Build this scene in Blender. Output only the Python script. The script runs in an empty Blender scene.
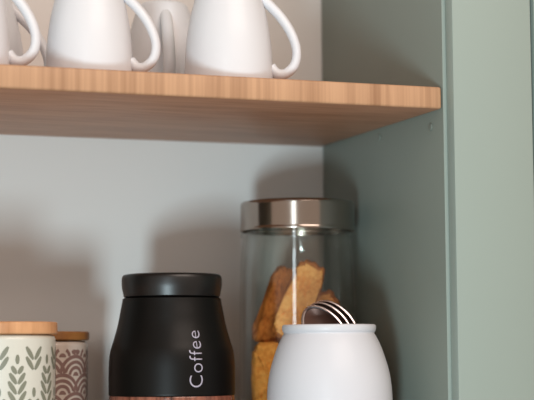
import bpy, bmesh, math, random
from mathutils import Vector, Matrix

random.seed(7)
Z0 = 1.5                      # eye height above the kitchen floor
SC = bpy.context.scene
COL = SC.collection

# ---------------------------------------------------------------- camera
YAW, PITCH, ROLL = 0.350521, 0.0911219, -0.00746525
fw = Vector((math.sin(YAW)*math.cos(PITCH), math.cos(YAW)*math.cos(PITCH), math.sin(PITCH)))
rt = Vector((math.cos(YAW), -math.sin(YAW), 0))
up = rt.cross(fw)
rt2 = rt*math.cos(ROLL) + up*math.sin(ROLL)
up2 = up*math.cos(ROLL) - rt*math.sin(ROLL)
cam_data = bpy.data.cameras.new('camera')
cam = bpy.data.objects.new('camera', cam_data)
COL.objects.link(cam)
M = Matrix((rt2, up2, -fw)).transposed().to_4x4()
M.translation = Vector((-0.632517, -1.563318, Z0))
cam.matrix_world = M
cam_data.sensor_width = 36
cam_data.lens = 1655.1/534*36
cam_data.clip_start = 0.05
cam_data.dof.use_dof = True
cam_data.dof.focus_distance = 1.43
cam_data.dof.aperture_fstop = 5.0
SC.camera = cam

# ---------------------------------------------------------------- light
w = bpy.data.worlds.new('world'); SC.world = w; w.use_nodes = True
bg = w.node_tree.nodes['Background']
bg.inputs[0].default_value = (1.0, 0.80, 0.66, 1)
bg.inputs[1].default_value = 0.62

def area(name, loc, target, sx, sy, power, color):
    l = bpy.data.lights.new(name, 'AREA'); l.shape = 'RECTANGLE'; l.size = sx; l.size_y = sy
    l.energy = power; l.color = color
    o = bpy.data.objects.new(name, l); COL.objects.link(o)
    o.location = loc
    o.rotation_euler = (Vector(target)-Vector(loc)).to_track_quat('-Z', 'Y').to_euler()
    return o
area('window_light', (-1.65, -2.90, Z0-1.06), (-0.15, -0.1, Z0+0.06), 0.40, 0.62, 68, (0.72, 0.92, 1.0))
area('eye_level_window_light', (-1.60, -2.95, Z0+0.40), (-0.15, -0.1, Z0+0.15), 0.34, 1.20, 10, (0.80, 0.94, 1.0))
area('warm_room_light', (0.20, -2.20, Z0+1.70), (-0.2, 0.0, Z0+0.25), 1.8, 1.0, 40, (1.0, 0.84, 0.74))

SC.view_settings.view_transform = 'Standard'
SC.view_settings.look = 'None'
SC.view_settings.exposure = -0.14
SC.view_settings.gamma = 1.0
SC.view_settings.use_curve_mapping = False
SC.cycles.max_bounces = 10
SC.cycles.transparent_max_bounces = 16

# ---------------------------------------------------------------- materials
def lin(c):
    return tuple(((x/255)/12.92 if x/255 <= 0.04045 else ((x/255+0.055)/1.055)**2.4) for x in c) + (1,)

def mat(name, base, rough=0.5, metal=0.0, coat=0.0, spec=0.5, noise=0.0, scale=20, bump=0.0):
    m = bpy.data.materials.new(name); m.use_nodes = True
    nt = m.node_tree; b = nt.nodes['Principled BSDF']
    b.inputs['Roughness'].default_value = rough
    b.inputs['Metallic'].default_value = metal
    b.inputs['Coat Weight'].default_value = coat
    b.inputs['Coat Roughness'].default_value = 0.08
    b.inputs['Specular IOR Level'].default_value = spec
    b.inputs['Base Color'].default_value = base
    tc = nt.nodes.new('ShaderNodeTexCoord')
    nz = nt.nodes.new('ShaderNodeTexNoise'); nz.inputs['Scale'].default_value = scale
    nz.inputs['Detail'].default_value = 4
    nt.links.new(tc.outputs['Object'], nz.inputs['Vector'])
    if noise:
        mx = nt.nodes.new('ShaderNodeMix'); mx.data_type = 'RGBA'
        mx.inputs[6].default_value = tuple(c*(1-noise) for c in base[:3])+(1,)
        mx.inputs[7].default_value = tuple(min(1, c*(1+noise)) for c in base[:3])+(1,)
        nt.links.new(nz.outputs['Fac'], mx.inputs[0])
        nt.links.new(mx.outputs[2], b.inputs['Base Color'])
    if bump:
        bp = nt.nodes.new('ShaderNodeBump'); bp.inputs['Strength'].default_value = bump
        bp.inputs['Distance'].default_value = 0.001
        nt.links.new(nz.outputs['Fac'], bp.inputs['Height'])
        nt.links.new(bp.outputs[0], b.inputs['Normal'])
    return m

def wood(name, cols, scale, stretch, rough=0.45, contrast=(0.3, 0.7), fine=None, spec=0.4):
    """two layers of stretched noise through a colour ramp"""
    m = bpy.data.materials.new(name); m.use_nodes = True
    nt = m.node_tree; b = nt.nodes['Principled BSDF']
    b.inputs['Roughness'].default_value = rough
    b.inputs['Specular IOR Level'].default_value = spec
    tc = nt.nodes.new('ShaderNodeTexCoord')
    def layer(sc, st, det):
        mp = nt.nodes.new('ShaderNodeMapping'); mp.inputs['Scale'].default_value = st
        nz = nt.nodes.new('ShaderNodeTexNoise'); nz.inputs['Scale'].default_value = sc
        nz.inputs['Detail'].default_value = det
        nt.links.new(tc.outputs['Object'], mp.inputs[0]); nt.links.new(mp.outputs[0], nz.inputs['Vector'])
        return nz
    a = layer(scale, stretch, 2)
    f = layer(scale*4, fine or stretch, 5)
    ad = nt.nodes.new('ShaderNodeMath'); ad.operation = 'MULTIPLY_ADD'
    nt.links.new(f.outputs['Fac'], ad.inputs[0]); ad.inputs[1].default_value = 0.62
    ml = nt.nodes.new('ShaderNodeMath'); ml.operation = 'MULTIPLY'; ml.inputs[1].default_value = 0.55
    nt.links.new(a.outputs['Fac'], ml.inputs[0]); nt.links.new(ml.outputs[0], ad.inputs[2])
    rp = nt.nodes.new('ShaderNodeValToRGB')
    rp.color_ramp.elements[0].position = contrast[0]; rp.color_ramp.elements[0].color = cols[0]
    rp.color_ramp.elements[1].position = contrast[1]; rp.color_ramp.elements[1].color = cols[1]
    nt.links.new(ad.outputs[0], rp.inputs[0]); nt.links.new(rp.outputs[0], b.inputs['Base Color'])
    return m

M_WALL = mat('wall_paint', lin((226, 223, 220)), 0.85, noise=0.01, scale=6)
M_GREEN_SHADED = mat('sage_green_paint_shaded', lin((125, 134, 126)), 0.45, noise=0.03, scale=9, bump=0.05)  # same paint as the post, darkened to carry the side panel's shade
M_GREEN_LIT = mat('sage_green_paint_lit', lin((146, 160, 153)), 0.5, noise=0.02, scale=7)  # the cabinet paint in its lit tone, for front-facing parts
M_BAMBOO_EDGE = wood('bamboo_edge', (lin((144, 105, 76)), lin((194, 153, 119))), 22, (2.0, 0.3, 0.05), 0.5, (0.30, 0.70), fine=(2.6, 0.2, 0.05))
M_BAMBOO = wood('bamboo_face', (lin((152, 106, 79)), lin((188, 141, 112))), 14, (0.35, 2.4, 1), 0.45, (0.25, 0.75))
M_BAMBOO_LID = wood('bamboo_lid', (lin((172, 118, 76)), lin((212, 160, 116))), 22, (1.4, 1.4, 0.2), 0.45, (0.35, 0.65))
M_BAMBOO_DARK = wood('dark_bamboo_lid', (lin((112, 74, 38)), lin((146, 98, 52))), 22, (1.4, 1.4, 0.3), 0.45, (0.35, 0.65))
M_CERAMIC = mat('white_ceramic', lin((207, 210, 217)), 0.42, spec=0.35, coat=0.06)
M_MUG = mat('mug_glaze', lin((216, 217, 221)), 0.42, spec=0.4, coat=0.1, noise=0.01, scale=30)
M_BLACK = mat('matte_black_steel', lin((12, 11, 10)), 0.40, spec=0.2)
M_BLACK_LID = mat('satin_black_lid', lin((16, 15, 15)), 0.36, spec=0.5)
M_LETTER = mat('lettering_print', lin((172, 166, 182)), 0.5)
M_DWOOD = wood('dark_acacia', (lin((58, 26, 16)), lin((150, 92, 74))), 45, (1.6, 1.6, 0.08), 0.22, (0.35, 0.68), spec=0.6)
M_STEEL = mat('brushed_steel', lin((162, 152, 144)), 0.16, metal=1.0)
M_SPOON = mat('polished_spoon_steel', lin((208, 196, 196)), 0.22, metal=1.0)
M_SPOON_D = mat('dark_spoon_metal', lin((104, 78, 70)), 0.3, metal=0.6)
M_CAN_W = mat('cream_canister_glaze', lin((208, 207, 196)), 0.35, coat=0.2)
M_LEAF = mat('grey_green_print', lin((126, 128, 112)), 0.4)
M_CAN_B = mat('pale_pink_canister_glaze', lin((196, 183, 172)), 0.35, coat=0.2)
M_SCALE = mat('mauve_print', lin((128, 100, 93)), 0.4)

def biscuit_mat(name, c1, c2):
    m = wood(name, (c1, c2), 60, (1, 1, 1), 0.85, (0.32, 0.68), spec=0.15)
    nt = m.node_tree; b = nt.nodes['Principled BSDF']
    tc = nt.nodes.new('ShaderNodeTexCoord')
    nz = nt.nodes.new('ShaderNodeTexNoise'); nz.inputs['Scale'].default_value = 170; nz.inputs['Detail'].default_value = 5
    nt.links.new(tc.outputs['Object'], nz.inputs['Vector'])
    bp = nt.nodes.new('ShaderNodeBump'); bp.inputs['Strength'].default_value = 1.0; bp.inputs['Distance'].default_value = 0.004
    nt.links.new(nz.outputs['Fac'], bp.inputs['Height']); nt.links.new(bp.outputs[0], b.inputs['Normal'])
    return m
M_CRUMB = biscuit_mat('biscuit_crumb', lin((232, 142, 66)), lin((255, 190, 112)))
M_CRUST = biscuit_mat('biscuit_crust', lin((150, 80, 32)), lin((202, 120, 54)))
M_BAKED = biscuit_mat('biscuit_baked', lin((206, 118, 44)), lin((240, 164, 80)))

def glass_mat():
    """thin clear wall: mostly see-through, mirror-like at grazing angles"""
    m = bpy.data.materials.new('clear_glass'); m.use_nodes = True
    nt = m.node_tree
    for n in list(nt.nodes): nt.nodes.remove(n)
    out = nt.nodes.new('ShaderNodeOutputMaterial')
    tr = nt.nodes.new('ShaderNodeBsdfTransparent'); tr.inputs[0].default_value = (0.92, 0.925, 0.912, 1)
    gl = nt.nodes.new('ShaderNodeBsdfGlossy'); gl.inputs['Roughness'].default_value = 0.04
    lw = nt.nodes.new('ShaderNodeLayerWeight'); lw.inputs['Blend'].default_value = 0.5
    pw = nt.nodes.new('ShaderNodeMath'); pw.operation = 'POWER'; pw.inputs[1].default_value = 3.0
    ma = nt.nodes.new('ShaderNodeMath'); ma.operation = 'MULTIPLY_ADD'; ma.inputs[1].default_value = 0.50; ma.inputs[2].default_value = 0.055
    mx = nt.nodes.new('ShaderNodeMixShader')
    nt.links.new(lw.outputs['Facing'], pw.inputs[0]); nt.links.new(pw.outputs[0], ma.inputs[0])
    nt.links.new(ma.outputs[0], mx.inputs[0]); nt.links.new(tr.outputs[0], mx.inputs[1])
    nt.links.new(gl.outputs[0], mx.inputs[2]); nt.links.new(mx.outputs[0], out.inputs[0])
    return m
M_GLASS = glass_mat()

# ---------------------------------------------------------------- mesh helpers
def link(name, bm, mats, parent=None, smooth=True, sharp=35, loc=None):
    me = bpy.data.meshes.new(name)
    bmesh.ops.recalc_face_normals(bm, faces=bm.faces[:])
    bm.to_mesh(me); bm.free()
    for m in (mats if isinstance(mats, (list, tuple)) else [mats]): me.materials.append(m)
    if smooth:
        for p in me.polygons: p.use_smooth = True
        me.set_sharp_from_angle(angle=math.radians(sharp))
    o = bpy.data.objects.new(name, me); COL.objects.link(o)
    if parent: o.parent = parent
    if loc: o.location = loc
    return o

def empty(name, loc, rz=0):
    o = bpy.data.objects.new(name, None); COL.objects.link(o)
    o.location = loc; o.rotation_euler = (0, 0, rz); o.empty_display_size = 0.02
    return o

def tag(o, label=None, cat=None, group=None, kind=None):
    if label: o['label'] = label
    if cat: o['category'] = cat
    if group: o['group'] = group
    if kind: o['kind'] = kind
    return o

def copy_tree(o):
    c = o.copy(); COL.objects.link(c)
    for ch in list(o.children):
        d = ch.copy(); COL.objects.link(d); d.parent = c
    return c

def box_bm(x0, x1, y0, y1, z0, z1, bev=0.0, seg=2):
    bm = bmesh.new()
    bmesh.ops.create_cube(bm, size=1)
    for v in bm.verts:
        v.co = Vector(((x0+x1)/2+v.co.x*(x1-x0), (y0+y1)/2+v.co.y*(y1-y0), (z0+z1)/2+v.co.z*(z1-z0)))
    if bev:
        bmesh.ops.bevel(bm, geom=bm.edges[:], offset=bev, segments=seg, profile=0.5, affect='EDGES')
    return bm

def crom(pts, n=6):
    """Catmull-Rom through the points"""
    out = []
    P = [pts[0]]+list(pts)+[pts[-1]]
    for i in range(1, len(P)-2):
        p0, p1, p2, p3 = (Vector(P[i-1]), Vector(P[i]), Vector(P[i+1]), Vector(P[i+2]))
        for k in range(n):
            t = k/n
            out.append(0.5*((2*p1)+(p2-p0)*t+(2*p0-5*p1+4*p2-p3)*t*t+(3*p1-p0-3*p2+p3)*t**3))
    out.append(Vector(pts[-1]))
    return out

def lathe(prof, n=96, bm=None):
    """spin (r, z) points; r = 0 at an end closes the surface there"""
    bm = bm or bmesh.new()
    rings = []
    for p in prof:
        r, z = p[0], p[1]
        if r < 1e-6: rings.append([bm.verts.new((0, 0, z))])
        else: rings.append([bm.verts.new((r*math.cos(2*math.pi*k/n), r*math.sin(2*math.pi*k/n), z)) for k in range(n)])
    for a, b in zip(rings[:-1], rings[1:]):
        for k in range(n):
            k2 = (k+1) % n
            if len(a) == 1 and len(b) == 1: continue
            if len(a) == 1: bm.faces.new((a[0], b[k], b[k2]))
            elif len(b) == 1: bm.faces.new((a[k], a[k2], b[0]))
            else: bm.faces.new((a[k], a[k2], b[k2], b[k]))
    return bm

def sweep(path, rads, bm=None, n=16, side=Vector((0, 1, 0))):
    """elliptical tube along a path lying in the plane whose normal is side; rads = (in plane, across)"""
    bm = bm or bmesh.new(); rings = []
    for i, p in enumerate(path):
        t = (path[min(i+1, len(path)-1)]-path[max(i-1, 0)]).normalized()
        nrm = side.cross(t).normalized()
        a, b = rads[i] if isinstance(rads, list) else rads
        rings.append([bm.verts.new(p+nrm*a*math.cos(2*math.pi*k/n)+side*b*math.sin(2*math.pi*k/n)) for k in range(n)])
    for a, b in zip(rings[:-1], rings[1:]):
        for k in range(n):
            bm.faces.new((a[k], a[(k+1) % n], b[(k+1) % n], b[k]))
    bm.faces.new(rings[0]); bm.faces.new(rings[-1])
    return bm

# ---------------------------------------------------------------- setting
FL = Z0-0.125                  # upper face of the cabinet's bottom board
SH = Z0+0.20805                # underside of the bamboo shelf
ST = SH+0.0194
D = 0.28
wall = link('wall_back', box_bm(-2.2, 1.2, 0.0, 0.08, 0.0, 2.5), M_WALL, smooth=False)
tag(wall, kind='structure')
fl = link('floor', box_bm(-2.2, 1.2, -3.2, 0.08, -0.05, 0.0),
          wood('oak_floor', (lin((120, 88, 62)), lin((160, 124, 92))), 6, (0.3, 3, 1), 0.5), smooth=False)
tag(fl, kind='structure')

# ---------------------------------------------------------------- cabinet
cab = empty('kitchen_cabinet', (0, 0, FL-0.02))
tag(cab, 'open sage green painted wall cabinet with smooth side panel in painted shade and lit-tone front post', 'cabinet')
def cpart(name, x0, x1, y0, y1, z0, z1, m, bev):
    o = link(name, box_bm(x0, x1, y0, y1, z0-(FL-0.02), z1-(FL-0.02), bev), m, cab)
    return o
TOP = Z0+0.85
sp_ = cpart('side_panel', 0.0, 0.019, -D, -0.0008, FL-0.02, TOP, M_GREEN_SHADED, 0.0005)
cpart('side_panel', -0.639, -0.62, -D, -0.0008, FL-0.02, TOP, M_GREEN_SHADED, 0.0005)
cpart('bottom_panel', -0.619, -0.0005, -D, -0.0008, FL-0.02, FL, M_GREEN_SHADED, 0.001)
cpart('top_panel', -0.619, -0.0005, -D, -0.0008, TOP-0.02, TOP, M_GREEN_SHADED, 0.001)
sp_.data.materials.append(M_GREEN_LIT)          # front edge takes the lit tone of the same paint
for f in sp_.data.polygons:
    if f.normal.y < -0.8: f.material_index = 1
for py_, pz_ in ((-0.1438, 0.2001), (-0.2553, 0.1956)):
    bm = lathe([(0, 0), (0.0032, 0), (0.0036, 0.0004), (0.0034, 0.0012), (0, 0.0016)], 24)
    bmesh.ops.rotate(bm, verts=bm.verts, matrix=Matrix.Rotation(-math.pi/2, 3, 'Y'))
    bmesh.ops.translate(bm, verts=bm.verts, vec=(-0.0001, py_, Z0+pz_-(FL-0.02)))
    link('screw_cap', bm, M_GREEN_SHADED, cab)
post = cpart('front_post', 0.0030, 0.0795, -D-0.0145, -D, FL-0.02, TOP, M_GREEN_LIT, 0.0010)
post['label'] = 'sage green front post in the lit tone of the cabinet paint'
cpart('scribe_panel', 0.0195, 0.0758, -D, -0.0008, FL-0.02, TOP, M_GREEN_SHADED, 0.001)
door = empty('cupboard_door', (0.0830, -D, FL-0.02))
tag(door, 'sage green cupboard door edge past a dark gap right of the lit-tone post', 'door')
link('door_panel', box_bm(0.0, 0.34, -0.0145, 0.005, 0, TOP-FL+0.02, 0.001), M_GREEN_LIT, door)
nb = link('cupboard', box_bm(0.0830, 0.42, -D+0.0058, -0.0008, FL-0.02, TOP, 0.001), M_GREEN_SHADED)
tag(nb, 'sage green cupboard body behind the door at the far right', 'cabinet')

# shelf board: long-grain faces, block-laminated front edge
bm = box_bm(-0.6185, -0.0012, -D, -0.001, SH, ST, 0.0022, 3)
for f in bm.faces:
    f.material_index = 1 if f.normal.y < -0.4 else 0
shelf = link('shelf', bm, [M_BAMBOO, M_BAMBOO_EDGE])
tag(shelf, 'thick bamboo shelf board with blocky laminated front edge carrying the white mugs', 'shelf')

# ---------------------------------------------------------------- mugs
MUG_OUT = crom([(0.0376, 0.0), (0.0379, 0.008), (0.0375, 0.022), (0.0361, 0.040), (0.0334, 0.057),
                (0.0300, 0.071), (0.0265, 0.083), (0.0240, 0.0895), (0.0215, 0.0935), (0.0180, 0.0950)], 5)
MUG_IN = [(0.0180, 0.0935), (0.0195, 0.0925), (0.0225, 0.0875), (0.0262, 0.0760), (0.0300, 0.060),
          (0.0330, 0.042), (0.0345, 0.022), (0.0350, 0.006)]
def make_mug():
    t = empty('mug', (0, 0, 0))
    prof = [(p[0], p[1]) for p in MUG_OUT]+[(0.0176, 0.0945), (0.0172, 0.0935), (0.0, 0.0935)]
    inner = crom([(0.0352, 0.0012), (0.0349, 0.02), (0.0336, 0.04), (0.0308, 0.057), (0.0272, 0.071), (0.0238, 0.083), (0.019, 0.0895), (0.0, 0.0905)], 4)
    full = [(p[0], max(p[1], 0)) for p in reversed(inner)]+[(0.0362, 0.0001)]+prof
    link('mug_body', lathe(full, 80), M_MUG, t, sharp=60)
    pts = [(0.0225, 0, 0.0815), (0.0335, 0, 0.0715), (0.0450, 0, 0.0590), (0.0540, 0, 0.0445), (0.0585, 0, 0.0300),
           (0.0567, 0, 0.0175), (0.0490, 0, 0.0098), (0.0415, 0, 0.0098), (0.0362, 0, 0.0155)]
    path = crom(pts, 6)
    n = len(path)
    rads = [(0.0040+0.0008*abs(i/(n-1)-0.5)*2, 0.0056) for i in range(n)]
    link('handle', sweep(path, rads), M_MUG, t, sharp=80)
    return t
mug0 = make_mug()
G = 'white mugs on the bamboo shelf'
R = math.radians
mugs = [(-0.1795, -0.231, R(-21), 'large white mug near the right end of the bamboo shelf, handle to the right'),
        (-0.3015, -0.228, R(-23), 'white mug second from the right along the front of the shelf, handle to the right'),
        (-0.4075, -0.231, R(-15), 'white mug cut off at the left edge, front row, its handle loop in view'),
        (-0.2010, -0.105, R(-101), 'shorter looking white mug at the back, handle facing forward between two front mugs'),
        (-0.3700, -0.110, R(-16), 'beige-shaded mug at the back left, only its handle seen inside a front handle loop')]
for i, (x, y, rz, lb) in enumerate(mugs):
    o = mug0 if i == 0 else copy_tree(mug0)
    o.location = (x, y, ST+0.0001); o.rotation_euler = (0, 0, rz)
    if i == 1: o.scale = (0.955, 0.955, 0.955)      # hand-thrown, a little smaller
    tag(o, lb, 'mug', G)

# ---------------------------------------------------------------- glass jar
jar = empty('storage_jar', (-0.0650, -0.095, FL+0.0004))
tag(jar, 'tall clear glass jar with a shiny steel lid, holding golden biscuits', 'jar')
H = -(FL+0.0004-Z0)                   # local z of eye level
outer = crom([(0.050, 0.0), (0.0535, 0.003), (0.0553, 0.010), (0.0556, 0.05), (0.0556, H+0.01), (0.0552, H+0.060),
              (0.0540, H+0.090), (0.0522, H+0.103), (0.0518, H+0.107)], 5)
bead = [(0.0538, H+0.1078), (0.0545, H+0.1095), (0.0538, H+0.1112), (0.0512, H+0.1125), (0.0510, H+0.134), (0.0500, H+0.1355), (0.0488, H+0.134)]
inner = [(0.0488, H+0.105), (0.0508, H+0.090), (0.0524, H+0.060), (0.0530, H+0.01), (0.0530, 0.05), (0.0528, 0.012), (0.049, 0.007), (0.0, 0.006)]
link('glass_body', lathe([(0, 0)]+[(p[0], max(p[1], 0)) for p in outer]+bead+inner, 128), M_GLASS, jar, sharp=50)
lid = [(0.0, H+0.1415), (0.050, H+0.1415), (0.0530, H+0.1410), (0.0541, H+0.1398), (0.0544, H+0.138), (0.0544, H+0.1372), (0.0544, H+0.1172), (0.0544, H+0.1166),
       (0.0544, H+0.1160), (0.0548, H+0.1150), (0.0550, H+0.1142), (0.0546, H+0.1132), (0.0538, H+0.1132),
       (0.0532, H+0.115), (0.0530, H+0.1375), (0.0515, H+0.1385), (0.0, H+0.1385)]
l = link('lid', lathe(lid, 128), M_STEEL, jar, sharp=40)
l['label'] = 'shiny brushed steel lid'

# ---------------------------------------------------------------- biscuits in the jar
def biscuit_bm(L, W, T, seed, rough=0.0034):
    """half-moon twice-baked slice: flat underside edge, domed top edge, crust round a paler cut face"""
    rnd = random.Random(seed)
    bm = bmesh.new(); n = 40; layers = 7
    ring0 = []
    for k in range(n):
        a = 2*math.pi*k/n
        c, s = math.cos(a), math.sin(a)
        x = math.copysign(abs(c)**0.45, c)*W/2
        z = math.copysign(abs(s)**0.38, s)*L/2
        x += 0.10*W*math.cos(math.pi*z/L)*(1 if c > 0 else -0.2)
        f = 1+rnd.uniform(-0.035, 0.035)
        ring0.append((x*f, z*f))
    rings = []
    for j in range(layers):
        t = j/(layers-1)*2-1
        s = 1-0.10*abs(t)**5
        rings.append([bm.verts.new((x*s+rnd.uniform(-1, 1)*rough*0.4, t*T/2+rnd.uniform(-1, 1)*rough*0.35, z*s+rnd.uniform(-1, 1)*rough*0.5)) for x, z in ring0])
    for a, b in zip(rings[:-1], rings[1:]):
        for k in range(n):
            f = bm.faces.new((a[k], a[(k+1) % n], b[(k+1) % n], b[k])); f.material_index = 1
    for side, ring in ((-1, rings[0]), (1, rings[-1])):
        prev = ring
        for q in (0.86, 0.66, 0.42, 0.2):
            cur = [bm.verts.new((ring[k].co.x*q, side*(T/2+rnd.uniform(-1, 0.6)*rough*0.5), ring[k].co.z*q)) for k in range(n)]
            for k in range(n):
                bm.faces.new((prev[k], prev[(k+1) % n], cur[(k+1) % n], cur[k]))
            prev = cur
        bm.faces.new(prev)
    return bm
uu = Vector((math.cos(R(-21)), math.sin(R(-21)), 0)); vv = Vector((-uu.y, uu.x, 0))
JA = Vector((-0.0650, -0.095, 0))
def biscuit(a, b, z, L, W, T, tilt, turn, seed, mats, label, lean=0):
    o = link('biscuit', biscuit_bm(L, W, T, seed), mats, sharp=80)
    p = JA+uu*a+vv*b
    o.location = (p.x, p.y, Z0+z)
    o.rotation_euler = (Matrix.Rotation(R(-21+turn), 3, 'Z') @ Matrix.Rotation(R(tilt), 3, 'Y') @ Matrix.Rotation(R(lean), 3, 'X')).to_euler()
    tag(o, label, 'biscuit', 'golden biscuits in the glass jar')
    return o
CR = [M_CRUMB, M_CRUST]
biscuit(-0.0005, -0.016, 0.0468, 0.078, 0.0275, 0.015, 24, 4, 1, CR, 'pale golden biscuit slice standing tallest behind the glare line in the jar')
biscuit(-0.0200, 0.002, 0.0420, 0.078, 0.028, 0.015, 22, 25, 2, [M_CRUST, M_CRUST], 'dark brown biscuit slice leaning behind the tall pale one')
biscuit(-0.0275, -0.014, -0.0265, 0.068, 0.031, 0.017, 0, 6, 3, [M_BAKED, M_BAKED], 'orange-brown biscuit standing low at the left of the jar')
biscuit(0.0270, 0.006, 0.0250, 0.062, 0.028, 0.017, -12, -10, 4, CR, 'pale rough biscuit just behind the spoons in the jar')
biscuit(0.0060, -0.022, -0.0285, 0.060, 0.027, 0.016, 0, 0, 5, CR, 'golden biscuit hidden behind the white pot, middle layer')
biscuit(0.0300, -0.016, -0.0340, 0.052, 0.018, 0.024, 0, 0, 6, CR, 'golden biscuit low at the right of the jar, middle layer')
biscuit(0.0080, 0.022, -0.0260, 0.064, 0.034, 0.016, 2, 0, 7, [M_BAKED, M_CRUST], 'browned biscuit at the back of the jar, middle layer')
for k, (a, b) in enumerate([(-0.029, -0.012), (0.003, -0.018), (0.031, -0.010), (-0.014, 0.018), (0.019, 0.020)]):
    biscuit(a, b, -0.0895, 0.056, 0.026, 0.018, 0, 0, 20+k, CR,
            ['golden biscuit standing on the jar bottom, front left', 'golden biscuit standing on the jar bottom, front middle',
             'golden biscuit standing on the jar bottom, front right', 'golden biscuit standing on the jar bottom, back left',
             'golden biscuit standing on the jar bottom, back right'][k])

# ---------------------------------------------------------------- white pot
PX, PY = -0.0818, -0.213
pot_out = crom([(0.034, 0.0), (0.0385, 0.004), (0.0450, 0.020), (0.0520, 0.043), (0.0547, 0.064), (0.0549, 0.080), (0.0541, H-0.030),
                (0.0520, H-0.0169), (0.0481, H-0.0037), (0.0449, H+0.005), (0.0418, H+0.0115), (0.0398, H+0.0150)], 5)
pot_rim = crom([(0.0398, H+0.0158), (0.0407, H+0.0172), (0.0412, H+0.0195), (0.0410, H+0.0218), (0.0398, H+0.0228), (0.0382, H+0.0222), (0.0372, H+0.018)], 4)
pot_in = crom([(0.0372, H+0.014), (0.0405, H+0.006), (0.0450, H-0.005), (0.0505, H-0.03), (0.0512, 0.070), (0.048, 0.040), (0.040, 0.014), (0.030, 0.006), (0.0, 0.005)], 4)
pot = link('pot', lathe([(0, 0)]+[(p[0], max(p[1], 0)) for p in list(pot_out)+list(pot_rim)+list(pot_in)], 128), M_CERAMIC, sharp=70, loc=(PX, PY, FL+0.0004))
tag(pot, 'round-bellied white ceramic pot with a narrow rim in front of the glass jar', 'pot')

# spoons standing handle-down in the pot
def make_spoon():
    t = empty('spoon', (0, 0, 0))
    bm = bmesh.new(); NU, NV = 28, 8; L, W, Dp, th = 0.025, 0.0158, 0.005, 0.0011
    def surf(off):
        vs = []
        for j in range(NV+1):
            r = j/NV
            row = []
            for k in range(NU):
                a = 2*math.pi*k/NU
                x = W*r*math.sin(a)*(1-0.12*math.cos(a)); z = L*r*math.cos(a)
                y = Dp*(1-r*r)+off
                row.append(bm.verts.new((x, y, z)))
            vs.append(row)
        for a_, b_ in zip(vs[:-1], vs[1:]):
            for k in range(NU): bm.faces.new((a_[k], a_[(k+1) % NU], b_[(k+1) % NU], b_[k]))
        return vs
    A = surf(0); B = surf(th)
    for k in range(NU): bm.faces.new((A[-1][k], A[-1][(k+1) % NU], B[-1][(k+1) % NU], B[-1][k]))
    bmesh.ops.remove_doubles(bm, verts=A[0]+B[0], dist=1e-7)
    link('bowl', bm, M_SPOON_D, t, sharp=60)
    # bright rolled rim
    bm = bmesh.new(); rings = []
    for k in range(48):
        a = 2*math.pi*k/48
        c = Vector((W*math.sin(a)*(1-0.12*math.cos(a)), th/2, L*math.cos(a)))
        out = Vector((math.sin(a), 0, math.cos(a)))
        rings.append([bm.verts.new(c+out*0.0016*math.cos(q*math.pi/4)+Vector((0, 1, 0))*0.0020*math.sin(q*math.pi/4)) for q in range(8)])
    for k in range(48):
        for q in range(8): bm.faces.new((rings[k][q], rings[k][(q+1) % 8], rings[(k+1) % 48][(q+1) % 8], rings[(k+1) % 48][q]))
    r_ = link('rim', bm, M_SPOON, t); r_['label'] = 'bright silver rim'
    path = [Vector((0, 0.001, -L+0.002)), Vector((-0.003, 0.0005, -L-0.012)), Vector((-0.0325, 0.0, -0.081)), Vector((-0.0610, 0, -0.1225))]
    path = crom([tuple(p) for p in path], 5)
    link('handle', sweep(path, [(0.0010, 0.0022+0.0018*i/len(path)) for i in range(len(path))], side=Vector((0, 1, 0)), n=10), M_SPOON, t)
    return t
sp0 = make_spoon()
spoons = [(-0.0045, -0.010, 0.0165, -34, 0, 'curved dark metal spoon bowl, lowest and frontmost in the white pot'),
          (0.0002, 0.000, 0.0195, -34, 0, 'middle of three nested dark metal spoons in the white pot'),
          (0.0052, 0.010, 0.0214, -34, 0, 'rearmost of three dark metal spoons, farthest right in the white pot')]
for i, (a, b, z, tl, tr, lb) in enumerate(spoons):
    o = sp0 if i == 0 else copy_tree(sp0)
    p = Vector((PX, PY, 0))+uu*a+vv*b
    o.location = (p.x, p.y, Z0+z)
    o.rotation_euler = (Matrix.Rotation(R(-21+tr), 3, 'Z') @ Matrix.Rotation(R(tl), 3, 'Y') @ Matrix.Rotation(R(-6), 3, 'X')).to_euler()
    tag(o, lb, 'spoon', 'dark metal spoons in the white pot')

# ---------------------------------------------------------------- coffee canister
CX, CY = -0.2006, -0.130
can = empty('coffee_canister', (CX, CY, FL+0.0004))
tag(can, 'matte black canister with vertical Coffee lettering and a dark wood lower band', 'canister')
bp_ = [(0.0567, H-0.0378), (0.0567, H-0.0200), (0.0564, H-0.0075), (0.0551, H+0.0015), (0.0524, H+0.0105), (0.0487, H+0.0239),
       (0.0464, H+0.0355), (0.0450, H+0.0430), (0.0443, H+0.0475)]
body_prof = crom(bp_, 8)
def can_r(z):
    for a, b in zip(body_prof[:-1], body_prof[1:]):
        if a[1] <= z <= b[1]:
            t = (z-a[1])/max(b[1]-a[1], 1e-9); return a[0]+(b[0]-a[0])*t
    return body_prof[-1][0] if z > body_prof[-1][1] else body_prof[0][0]
link('canister_body', lathe([(0.0, H-0.0385), (0.0562, H-0.0385)]+[(p[0], p[1]) for p in body_prof]+[(0.0425, H+0.0485), (0.0, H+0.0485)], 128), M_BLACK, can, sharp=40)
wb = link('wood_band', lathe([(0.0, 0.006), (0.0560, 0.006), (0.0563, 0.0075), (0.0563, H-0.040), (0.0558, H-0.0386), (0.0, H-0.0386)], 128), M_DWOOD, can, sharp=40)
wb['label'] = 'glossy reddish dark wood band'
link('base', lathe([(0, 0), (0.054, 0), (0.0555, 0.0015), (0.0555, 0.0058), (0, 0.0058)], 96), M_BLACK, can)
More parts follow.
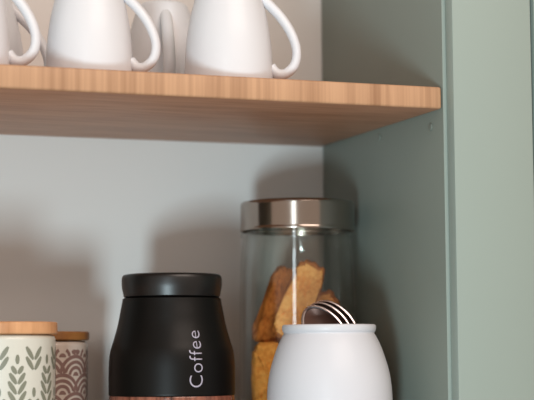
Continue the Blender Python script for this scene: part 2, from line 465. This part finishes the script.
lp = [(0.0, H+0.0490), (0.0425, H+0.0490), (0.0433, H+0.0496)]+[tuple(p) for p in crom([(0.0434, H+0.0500), (0.0441, H+0.0535), (0.0450, H+0.0585), (0.0452, H+0.0630), (0.0448, H+0.0668), (0.0434, H+0.0689), (0.0405, H+0.0697)], 5)]+[(0.0, H+0.0700)]
link('lid', lathe([(p[0], p[1]) for p in lp], 128), M_BLACK_LID, can, sharp=40)
# lettering, read from bottom to top, wrapped round the body
tcu = bpy.data.curves.new('lettering', 'FONT'); tcu.body = 'Coffee'; tcu.size = 0.0190; tcu.space_character = 1.08
tcu.align_x = 'CENTER'; tcu.offset = -0.00022; tcu.resolution_u = 6
to = bpy.data.objects.new('lettering_source', tcu); COL.objects.link(to)
dg = bpy.context.evaluated_depsgraph_get(); dg.update()
tm = bpy.data.meshes.new_from_object(to.evaluated_get(dg))
bpy.data.objects.remove(to)
bm = bmesh.new(); bm.from_mesh(tm)
bmesh.ops.triangulate(bm, faces=bm.faces[:])
bmesh.ops.subdivide_edges(bm, edges=[e for e in bm.edges if e.calc_length() > 0.002], cuts=2)
xs = [v.co.x for v in bm.verts]; W = max(xs)-min(xs); mid = (max(xs)+min(xs))/2
k = 0.0492/W
ex = bmesh.ops.extrude_face_region(bm, geom=bm.faces[:])
top = {v for v in ex['geom'] if isinstance(v, bmesh.types.BMVert)}
ymax = max(v.co.y for v in bm.verts)
TH = R(-85.0)
for v in bm.verts:
    z = H-0.0062+(v.co.x-mid)*k
    lat = (v.co.y-ymax*0.5)*k*1.04
    r = can_r(z)+(0.00035 if v in top else 0.0001)
    th = TH-lat/0.0567
    v.co = Vector((r*math.cos(th), r*math.sin(th), z))
lt = link('lettering', bm, M_LETTER, can, smooth=False); lt['label'] = 'pale grey Coffee lettering'

# ---------------------------------------------------------------- patterned canisters
def wrap_poly(bm, pts, r, mi):
    vs = [bm.verts.new((r*math.cos(a), r*math.sin(a), z)) for a, z in pts]
    try: f = bm.faces.new(vs); f.material_index = mi
    except ValueError: pass

def stroke(bm, a0, z0, a1, z1, wid, r):
    """rounded brush stroke between two points on the cylinder (angle, height)"""
    n = 6
    dx, dz = (a1-a0)*r, z1-z0; L = math.hypot(dx, dz); nx, nz = -dz/L, dx/L
    prev = None
    for i in range(n+1):
        t = i/n; wd = wid*max(0.22, math.sin(math.pi*(0.08+0.84*t))**0.6)
        cx, cz = a0+(a1-a0)*t, z0+dz*t
        cur = ((cx+nx*wd/2/r, cz+nz*wd/2), (cx-nx*wd/2/r, cz-nz*wd/2))
        if prev: wrap_poly(bm, [prev[0], cur[0], cur[1], prev[1]], r, 1)
        prev = cur

def canister_body(r, h, pattern):
    bm = lathe([(0, 0), (r-0.004, 0), (r-0.0012, 0.0012), (r, 0.004), (r, 0.005), (r, h-0.0045), (r, h-0.0035), (r-0.001, h-0.0012), (r-0.003, h),
                (r-0.0045, h-0.002), (r-0.0045, 0.005), (0, 0.004)], 96)
    pattern(bm, r+0.00025, h)
    return bm

def leaf_pattern(bm, r, h):
    px = 0.000855; P = 85*px; n = 18
    for c in range(n):
        a = R(-101)+R(14.5)+2*math.pi*c/n
        off = 0.0 if c % 2 == 0 else -32*px
        z0 = H+0.0264-37*px            # a bud of the even columns
        for rep in range(-2, 4):
            zb = z0+off-rep*P
            def ok(z): return 0.004 < z < h-0.0045
            if ok(zb) and ok(zb-4*px) and ok(zb+4*px):
                stroke(bm, a, zb+4.5*px, a, zb-4.5*px, 4.2*px, r)
            for q, ln in enumerate((0.6, 0.85, 1.0, 1.0, 1.0, 1.0)):
                zi = zb-(14+q*9.8)*px
                ax = 7.8*px*ln/r; g = 1.0*px/r
                for s in (-1, 1):
                    if ok(zi) and ok(zi+10*px*ln):
                        stroke(bm, a+s*g, zi, a+s*(g+ax), zi+12.5*px*ln, 4.6*px, r)

def scale_pattern(bm, r, h):
    n = 9; half = math.pi*r/n; RR = half*1.3; dz = half*1.1
    rows = int(h/dz)+3
    def centres(j): return [(2*math.pi*(i+(0.5 if j % 2 else 0))/n+R(-95), h-j*dz+0.002) for i in range(n)]
    def dist(a, z, c):
        da = (a-c[0]+math.pi) % (2*math.pi)-math.pi
        return math.hypot(da*r, z-c[1])
    for j in range(rows):
        below = centres(j+1)+centres(j+2)
        for c in centres(j):
            for (q0, q1) in ((0.80, 0.96), (0.55, 0.70), (0.30, 0.45), (0.0, 0.18)):
                m = 24
                for i in range(m):
                    t0, t1 = math.pi*i/m, math.pi*(i+1)/m
                    pts = [(c[0]+RR*q*math.cos(t)/r, c[1]+RR*q*math.sin(t)) for q, t in ((q0+1e-3, t0), (q1, t0), (q1, t1), (q0+1e-3, t1))]
                    ca = sum(p[0] for p in pts)/4; cz = sum(p[1] for p in pts)/4
                    if any(dist(ca, cz, b) < RR*1.0 for b in below): continue
                    if min(p[1] for p in pts) < 0.004 or max(p[1] for p in pts) > h-0.0065: continue
                    wrap_poly(bm, pts, r, 1)

def patterned(name, x, y, r, top_, lidz, m1, m2, mlid, pattern, label):
    t = empty(name, (x, y, FL+0.0004))
    tag(t, label, 'canister', 'patterned canisters with bamboo lids')
    link('canister_body', canister_body(r, lidz-0.0006, pattern), [m1, m2], t, sharp=40)
    rl = r+0.0016
    link('lid', lathe([(0, lidz-0.004), (r-0.0055, lidz-0.004), (r-0.0055, lidz), (rl-0.001, lidz), (rl, lidz+0.001), (rl, lidz+0.0016), (rl, top_-0.0022), (rl, top_-0.0015), (rl-0.0004, top_-0.0006), (rl-0.0015, top_), (0, top_)], 96), mlid, t, sharp=40)
    return t
patterned('canister', -0.3563, -0.150, 0.0436, H+0.0264, H+0.0158, M_CAN_W, M_LEAF, M_BAMBOO_LID, leaf_pattern,
          'cream canister with grey-green leaf sprigs and bamboo lid at the left edge')
patterned('canister', -0.3075, -0.070, 0.0428, H+0.0191, H+0.0111, M_CAN_B, M_SCALE, M_BAMBOO_DARK, scale_pattern,
          'pale pink canister with mauve fish-scale arcs and darker wooden lid, behind the leaf-patterned one')

shadow_canister = copy_tree([o for o in COL.objects if o.name == 'canister'][0])  # unseen extra canister, added for the shadow it throws on the back wall
shadow_canister.location = (-0.4340, -0.203, FL+0.0004); shadow_canister.rotation_euler = (0, 0, 0.6)
shadow_canister['label'] = 'cream leaf-sprig canister with bamboo lid, unseen past the left edge of the frame, added to shade the wall'
